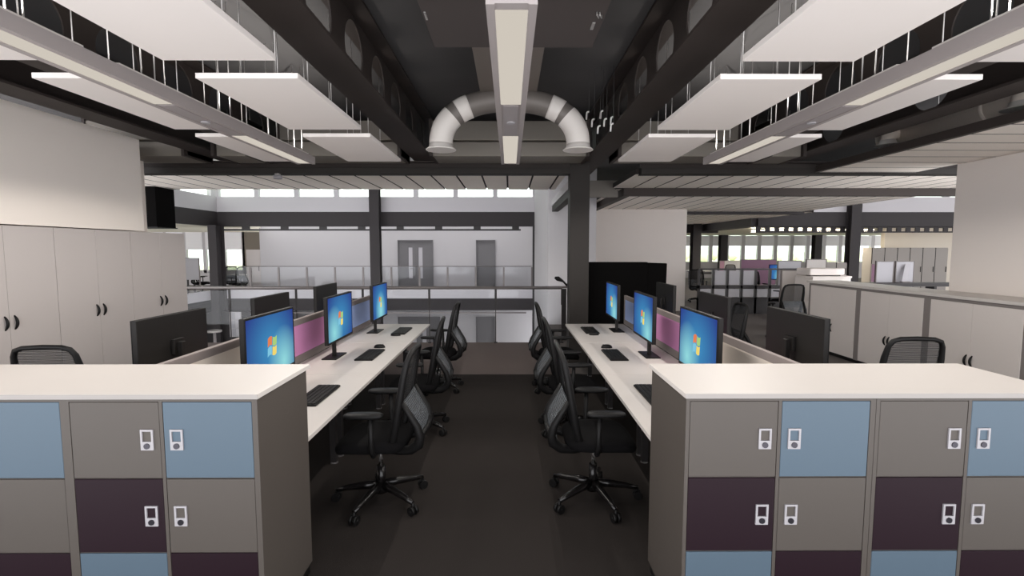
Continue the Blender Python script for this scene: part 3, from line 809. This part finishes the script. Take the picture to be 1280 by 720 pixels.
for k, (y, a) in enumerate(((3.28, 0.0), (4.64, 0.06), (6.02, -0.05))):
    chair(-0.895, y, PI+a, 'black mesh-back task chair at aisle-side desk %s, tall-cupboard bank' % pos[k])
for k, (y, a) in enumerate(((3.30, 0.0), (4.62, 0.03), (6.0, 0.04))):
    chair(0.585, y, a, 'black mesh-back task chair at aisle-side desk %s, low-cupboard bank' % pos[k])
chair(-3.23, 3.55, PI/2+0.12, 'mesh task chair in front of tall white cupboards, only its top showing')
chair(3.08, 3.84, PI/2-0.08, 'mesh task chair in front of low cupboards, only its top showing')
chair(2.60, 5.93, PI-0.05, 'black mesh task chair seen between two monitor backs, low-cupboard bank')

# ================================================================== BALUSTRADES
def balustrade(name, x0, x1, y, h, n, label, group=None, low_gap=0.0):
    r = thing(name, label, 'balustrade', (x0, y, 0), 0, group); L = x1-x0
    MB().tube([(0, 0, h), (L, 0, h)], 0.030, 12).build('handrail', 'rail', r)
    w = L/n
    for i in range(n+1):
        MB().box(i*w-0.02, i*w+0.02, -0.006, 0.006, 0.72, h-0.02).box(i*w-0.008, i*w+0.008, -0.005, 0.005, 0.0, 0.72).box(i*w-0.03, i*w+0.03, -0.02, 0.02, 0, 0.02).build('post', 'darkmetal', r)
    for i in range(n):
        MB().box(i*w+0.025, (i+1)*w-0.025, -0.005, 0.005, 0.02, h-0.05).build('glass_panel', 'glass', r)
    return r
balustrade('glass_balustrade', -7.7, 0.98, 9.05, 1.04, 7, 'long clear glass balustrade with grey handrail at the walkway edge')
# return of the balustrade with its own stair handrail beside the column
r = thing('side_balustrade', 'short dark-panelled balustrade beside the column and white pier', 'balustrade', (1.0, 9.3, 0))
MB().box(0, 0.09, 0, 0.04, 0.32, 1.0).box(0.18, 0.26, 0, 0.04, 0.32, 1.0).build('dark_panel', 'darkmetal', r)
MB().box(0.11, 0.16, 0, 0.03, 0.32, 1.0).build('steel_strip', 'rail', r)
MB().box(0, 0.3, -0.01, 0.05, 0.0, 0.32).build('base_block', 'darkmetal', r)
MB().tube([(-0.03, 0.02, 1.03), (0.32, 0.02, 1.03)], 0.02, 10).build('handrail', 'rail', r)
# far glass balustrade
def far_bal(x0, x1, y, n, label):
    r = thing('gallery_balustrade', label, 'balustrade', (x0, y, 0.32), 0); L = x1-x0; w = L/n
    MB().tube([(0, 0, 0.83), (L, 0, 0.83)], 0.012, 8).build('top_rail', 'rail', r)
    for i in range(n+1): MB().box(i*w-0.03, i*w+0.03, -0.02, 0.02, 0, 0.8).build('post', 'rail', r)
    for i in range(n): MB().box(i*w+0.03, (i+1)*w-0.03, -0.005, 0.005, 0.0, 0.82).build('glass_panel', 'glass', r)
far_bal(-10.3, 0.8, 17.48, 11, 'frameless glass balustrade on the far gallery below the grey doors')

# black tripod-like clip on the handrail beside the pier
r = thing('rail_clamp', 'small black clamp with two tilted pads above the handrail end', 'clamp', (0.9, 9.05, 1.07))
MB().tube([(0.18, 0, 0), (0.1, 0, 0.09)], 0.018, 8).build('clamp_arm', 'black', r)
MB().tube([(-0.06, 0, 0.16), (0.0, 0, 0.14), (0.1, 0, 0.09)], [0.02, 0.045, 0.02], 10).build('clamp_pad', 'black', r)
MB().tube([(0.14, 0, 0.02), (0.24, 0, 0.05)], [0.015, 0.03], 10).build('small_pad', 'black', r)

# black high acoustic screen beyond the desks
r = thing('acoustic_screen', 'tall matt black freestanding screen beside the dark column', 'screen', (1.24, 7.66, 0))
MB().box(0, 0.94, 0, 0.09, 0.02, 1.555).build('wide_panel', 'pureblk', r, 0.012)
MB().add([(0.94,0,0.02),(1.205,-0.03,0.02),(1.21,0.06,0.02),(0.94,0.09,0.02),(0.94,0,1.545),(1.235,-0.03,1.535),(1.24,0.06,1.535),(0.94,0.09,1.545)],
         [(0,3,2,1),(4,5,6,7),(0,1,5,4),(1,2,6,5),(2,3,7,6),(3,0,4,7)]).build('narrow_panel', 'pureblk', r, 0.01)
for x in (0.1, 1.1): MB().box(x-0.03, x+0.03, -0.15, 0.24, 0, 0.02).build('foot', 'pureblk', r)

# ================================================================== FAR OFFICE (low-cupboard side)
# white curved counter
r = thing('curved_counter', 'bright white counter with rounded end just behind the low cupboards', 'counter', (6.2, 9.9, 0))
pts = [(0, 0), (0.62, 0), (0.80, 0.05), (0.92, 0.16), (0.96, 0.3), (0.92, 0.46), (0.8, 0.56), (0.62, 0.62), (0, 0.62)]
def prism(pts, z0, z1):
    n = len(pts); vs = [(x, y, z0) for x, y in pts]+[(x, y, z1) for x, y in pts]
    return MB().add(vs, [tuple(range(n))[::-1], tuple(range(n, 2*n))]+[(i, (i+1)%n, n+(i+1)%n, n+i) for i in range(n)])
prism([(x*0.97, y) for x, y in pts], 0, 1.16).build('counter_body', 'raft', r)
prism(pts, 1.16, 1.20).build('lower_top', 'raft', r, 0.01)
prism([(x*0.88, 0.1+y*0.8) for x, y in pts], 1.22, 1.36).build('raised_top', 'raft', r, 0.03)
MB().box(0.1, 0.7, 0.2, 0.4, 1.2, 1.22).build('shadow_gap', 'black', r)

# balustrade of panelled posts on the far side
r = thing('panelled_balustrade', 'dark post-and-panel balustrade in front of the far office desks', 'balustrade', (5.15, 13.2, 0))
for i in range(8): MB().box(i*0.388-0.03, i*0.388+0.03, -0.03, 0.03, 0, 1.24).build('post', 'darkmetal', r)
MB().box(-0.03, 2.746, -0.03, 0.03, 0.69, 0.78).build('middle_rail', 'darkmetal', r)
MB().box(-0.03, 2.746, -0.04, 0.04, 1.2, 1.24).build('top_rail', 'darkmetal', r)
MB().box(-0.03, 2.746, -0.03, 0.03, 0.0, 0.45).build('bottom_rail', 'darkmetal', r)
for i in range(7):
    MB().box(i*0.388+0.05, i*0.388+0.34, -0.01, 0.01, 0.46, 0.68).build('lower_panel', 'lgscr', r)
    if i in (1, 2, 3): MB().box(i*0.388+0.05, i*0.388+0.34, -0.01, 0.01, 0.79, 1.18).build('upper_panel', 'lgscr', r)

far_desk = [(8.6, 14.3, 0.0, 'white desk behind the panelled balustrade carrying a lit monitor'), (12.6, 19.2, 0, 'white desk behind the far dark column in the far office'),
            (10.2, 24.4, 0, 'white desk under the far windows by the slim dark column'), (15.4, 24.4, 0, 'white desk under the far windows beyond the wide dark column')]
for x, y, a, t in far_desk:
    o = dup(proto_desk); o.location = (x, y, 0); o.rotation_euler = (0, 0, PI/2+a); tag(o, t, 'desk', 'white desks of the far office')
def panel(x, y, w, z0, z1, m, label):
    r = thing('office_screen', label, 'screen', (x, y, 0), 0, 'screens of the far office')
    MB().box(0, w, 0, 0.04, z0, z1).build('screen_panel', m, r, 0.005)
    MB().box(-0.02, 0, -0.005, 0.045, 0, z1+0.02).box(w, w+0.02, -0.005, 0.045, 0, z1+0.02).box(0, w, -0.005, 0.045, z1, z1+0.02).build('screen_frame', 'upright', r)
panel(7.4, 13.35, 0.62, 0.5, 1.43, 'lgscr', 'grey framed screen standing above the white desk panel in far office')
panel(8.15, 13.3, 0.52, 0.5, 1.47, 'white', 'white screen beside the grey framed screen in far office')
panel(6.05, 10.75, 0.62, 0.3, 1.28, 'white', 'white desk panel behind the black mesh chair and beside the white counter')
panel(7.3, 15.3, 1.1, 0.6, 1.42, 'pinkfar', 'plum screen behind the lit monitor of the far office')
panel(10.3, 23.5, 1.1, 0.6, 1.2, 'lgscr', 'light grey screen under the far windows behind the balustrade')
panel(10.05, 23.2, 0.2, 0.5, 1.2, 'pinkfar', 'narrow plum screen under the far windows')
panel(9.02, 11.9, 0.40, 0.5, 1.45, 'lgscr', 'grey screen with dark slot before the tall lockers, beside plum strip')
panel(9.50, 11.9, 0.42, 0.5, 1.45, 'lgscr', 'grey screen carrying a tilted white board before tall lockers')
panel(13.0, 17.4, 0.45, 0.6, 1.22, 'pinkfar', 'low plum screen just before the tall lockers')
o = dup(mp[2], 'lit monitor on the far office desk behind the panelled balustrade'); o.location = (7.75, 13.85, 0.72); o.rotation_euler = (0, 0, -PI/2); o['group'] = 'monitors of the far office'
r = thing('tilted_board', 'bright white tilted board leaning on the grey screen before tall lockers', 'board', (9.50, 11.72, 0.98), 0)
MB().add([(0,0,0),(0.14,0,0.0),(0.28,0.10,0.42),(0.15,0.10,0.42),(0,0.02,0),(0.14,0.02,0.0),(0.28,0.12,0.42),(0.15,0.12,0.42)],
         [(0,3,2,1),(4,5,6,7),(0,1,5,4),(1,2,6,5),(2,3,7,6),(3,0,4,7)]).build('board_sheet', 'lock', r)
MB().box(0.0, 0.2, -0.03, 0.06, -0.02, 0).build('board_ledge', 'upright', r)
r = thing('long_rail_bench', 'long dark low bench rail behind the low cupboards and tall lockers', 'bench', (7.4, 11.4, 0))
MB().box(0, 4.0, 0, 0.35, 0.88, 0.96).build('bench_top', 'darkmetal', r)
for x in (0.1, 1.4, 2.7, 3.9): MB().box(x-0.03, x+0.03, 0.05, 0.3, 0, 0.88).build('leg', 'darkmetal', r)
def cabinet_row(n, x0, y, w, h, name, labels, cat, grp):
    for i in range(n):
        r = thing(name, labels[i], cat, (x0+i*w, y, 0), 0, grp)
        MB().box(0.004, w-0.004, 0.02, 0.5, 0, h).build('carcass', 'tallgrey', r)
        MB().box(0.0, 0.018, 0.0, 0.02, 0, h).build('side_gap', 'seam', r)
        d = MB().box(0.022, w-0.006, 0, 0.02, 0.05, h-0.03).build('door', 'tallgrey', r)
        MB().box(w-0.06, w-0.045, -0.02, 0, 0.9, 1.1).build('handle', 'black', d)
cabinet_row(6, 13.8, 18.5, 0.485, 1.82, 'tall_locker', ['grey tall locker before the beige wall, %s' % q for q in ('beside the far windows', 'second from the windows', 'third from the windows', 'fourth from the windows', 'fifth from the windows', 'beside the white wall edge')], 'locker', 'grey tall lockers in the far office')
cabinet_row(2, 11.0, 16.9, 0.38, 1.3, 'low_locker', ['low grey locker beside the far dark column', 'low grey locker touching the pale screens of far office'][::-1], 'locker', 'low grey lockers in the far office')
for x, y, a, t in ((7.05, 12.4, 2.2, 'black task chair in front of the panelled balustrade'), (5.42, 9.45, PI/2, 'black mesh chair beyond the end of low cupboards'),
                   (7.55, 14.85, -PI/2, 'black task chair at the far desk with the lit monitor'), (6.3, 16.2, 1.0, 'black task chair behind the balustrade by the white wall end'), (9.9, 21.8, 1.2, 'black task chair under the far windows behind balustrade')):
    chair(x, y, a, t, 'chairs of the far office')
for i, (x, y) in enumerate(((10.9, 19.6), (13.2, 19.3), (12.0, 20.1))):  # added fill lights tucked behind the fascia to brighten the far office
    r = thing('added_fill_light', 'added fill light hidden behind the far office fascia', 'ceiling light', (x, y, 2.46), 0, 'added far office fill lights')
    MB().box(-1.2, 1.2, -0.11, 0.11, 0.01, 0.06).build('housing', 'lightbody', r)
    MB().box(-1.15, 1.15, -0.09, 0.09, 0.0, 0.01).build('diffuser', 'officefill', r)
    MB().box(-1.15, 1.15, -0.09, 0.09, 0.06, 0.07).build('uplight_lens', 'officefill', r)
    for q in (-1.0, 1.0): MB().cyl((q, 0, 0.06), (q, 0, 0.16), 0.005, 6).build('hanger_wire', 'wire', r)
# hedge outside the windows
mb = MB()
for i in range(260):
    x = random.uniform(2, 45); y = random.uniform(42, 48); z = random.uniform(-0.4, 1.1); s = random.uniform(0.5, 1.1)
    q = [Vector((random.gauss(0,1), random.gauss(0,1), random.gauss(0,1))).normalized()*s for _ in range(6)]
    c = Vector((x, y, z))
    mb.add([c+v for v in ((s,0,0),(-s,0,0),(0,s,0),(0,-s,0),(0,0,s),(0,0,-s)) for v in [Vector(v)]], [(0,2,4),(2,1,4),(1,3,4),(3,0,4),(2,0,5),(1,2,5),(3,1,5),(0,3,5)], 0, True)
tag(mb.build('hedge_foliage', 'leaf'), 'pale green hedge outside the far office windows', 'hedge', None, 'stuff')

# ================================================================== SIDE OFFICE AND LOWER LEVEL (tall-cupboard side)
panel(-12.6, 18.6, 0.75, 0.6, 1.42, 'lgscr', 'grey desk screen by the dark corner column across the void')
r = thing('white_cabinet', 'white narrow cabinet at the end of the far white wall', 'cabinet', (-10.55, 19.55, 0))
MB().box(0, 0.58, 0.02, 0.5, 0, 1.75).build('carcass', 'cup', r); d = MB().box(0.01, 0.57, 0, 0.02, 0.05, 1.72).build('door', 'cup', r)
MB().box(0.5, 0.515, -0.02, 0, 0.9, 1.1).build('handle', 'black', d)
for x, y, t in ((-12.6, 19.9, 'white desk in the office across the void, beside windows'), (-10.9, 20.6, 'white desk behind the corner column across the void')):
    o = dup(proto_desk); o.location = (x, y, 0); o.rotation_euler = (0, 0, PI/2); tag(o, t, 'desk', 'white desks across the void')
for x, y, a, t in ((-10.9, 19.2, 1.9, 'black task chair behind the corner column across the void'), (-12.0, 19.0, 0.4, 'black task chair at desk across the void'), (-10.4, 18.6, 2.8, 'black task chair beside white cabinet across the void')):
    chair(x, y, a, t, 'chairs across the void')
r = thing('display_stand', 'tall white pedestal stand on the dark lower level beyond the balustrade', 'stand', (-9.9, 16.2, -3.04))
MB().cyl((0,0,2.03), (0,0,2.09), 0.22, 28).build('stand_top', 'white', r)
MB().cyl((0,0,0.02), (0,0,2.03), 0.045, 14).build('pedestal', 'lightbody', r)
MB().cyl((0,0,0), (0,0,0.02), 0.24, 24).build('stand_base', 'lightbody', r)
r = thing('notice_board', 'white notice board of sheets on dark lower wall beyond the balustrade', 'notice board', (-9.95, 17.18, -1.35))
MB().box(0, 0.42, 0, 0.02, 0, 0.9).build('backing', 'farwall', r)
for k, (a, b) in enumerate(((0.03, 0.62), (0.22, 0.64), (0.03, 0.33), (0.22, 0.34), (0.05, 0.04), (0.23, 0.05))): MB().box(a, a+0.16, -0.006, 0, b, b+0.24).build('sheet', 'lilac' if k % 2 else 'lgscr', r)

# ================================================================== LIGHT
w = bpy.data.worlds.new('sky'); scene.world = w; w.use_nodes = True
bg = w.node_tree.nodes['Background']; bg.inputs[0].default_value = (0.97, 0.97, 1.0, 1); bg.inputs[1].default_value = 1.0
scene.view_settings.view_transform = 'Standard'
scene.view_settings.look = 'None'
scene.view_settings.exposure = math.log2(EXP)
scene.view_settings.gamma = 1.0
scene.view_settings.use_curve_mapping = False
cy = scene.cycles
cy.max_bounces = 10; cy.diffuse_bounces = 7; cy.glossy_bounces = 4; cy.transmission_bounces = 6; cy.transparent_max_bounces = 24
cy.caustics_reflective = False; cy.caustics_refractive = False
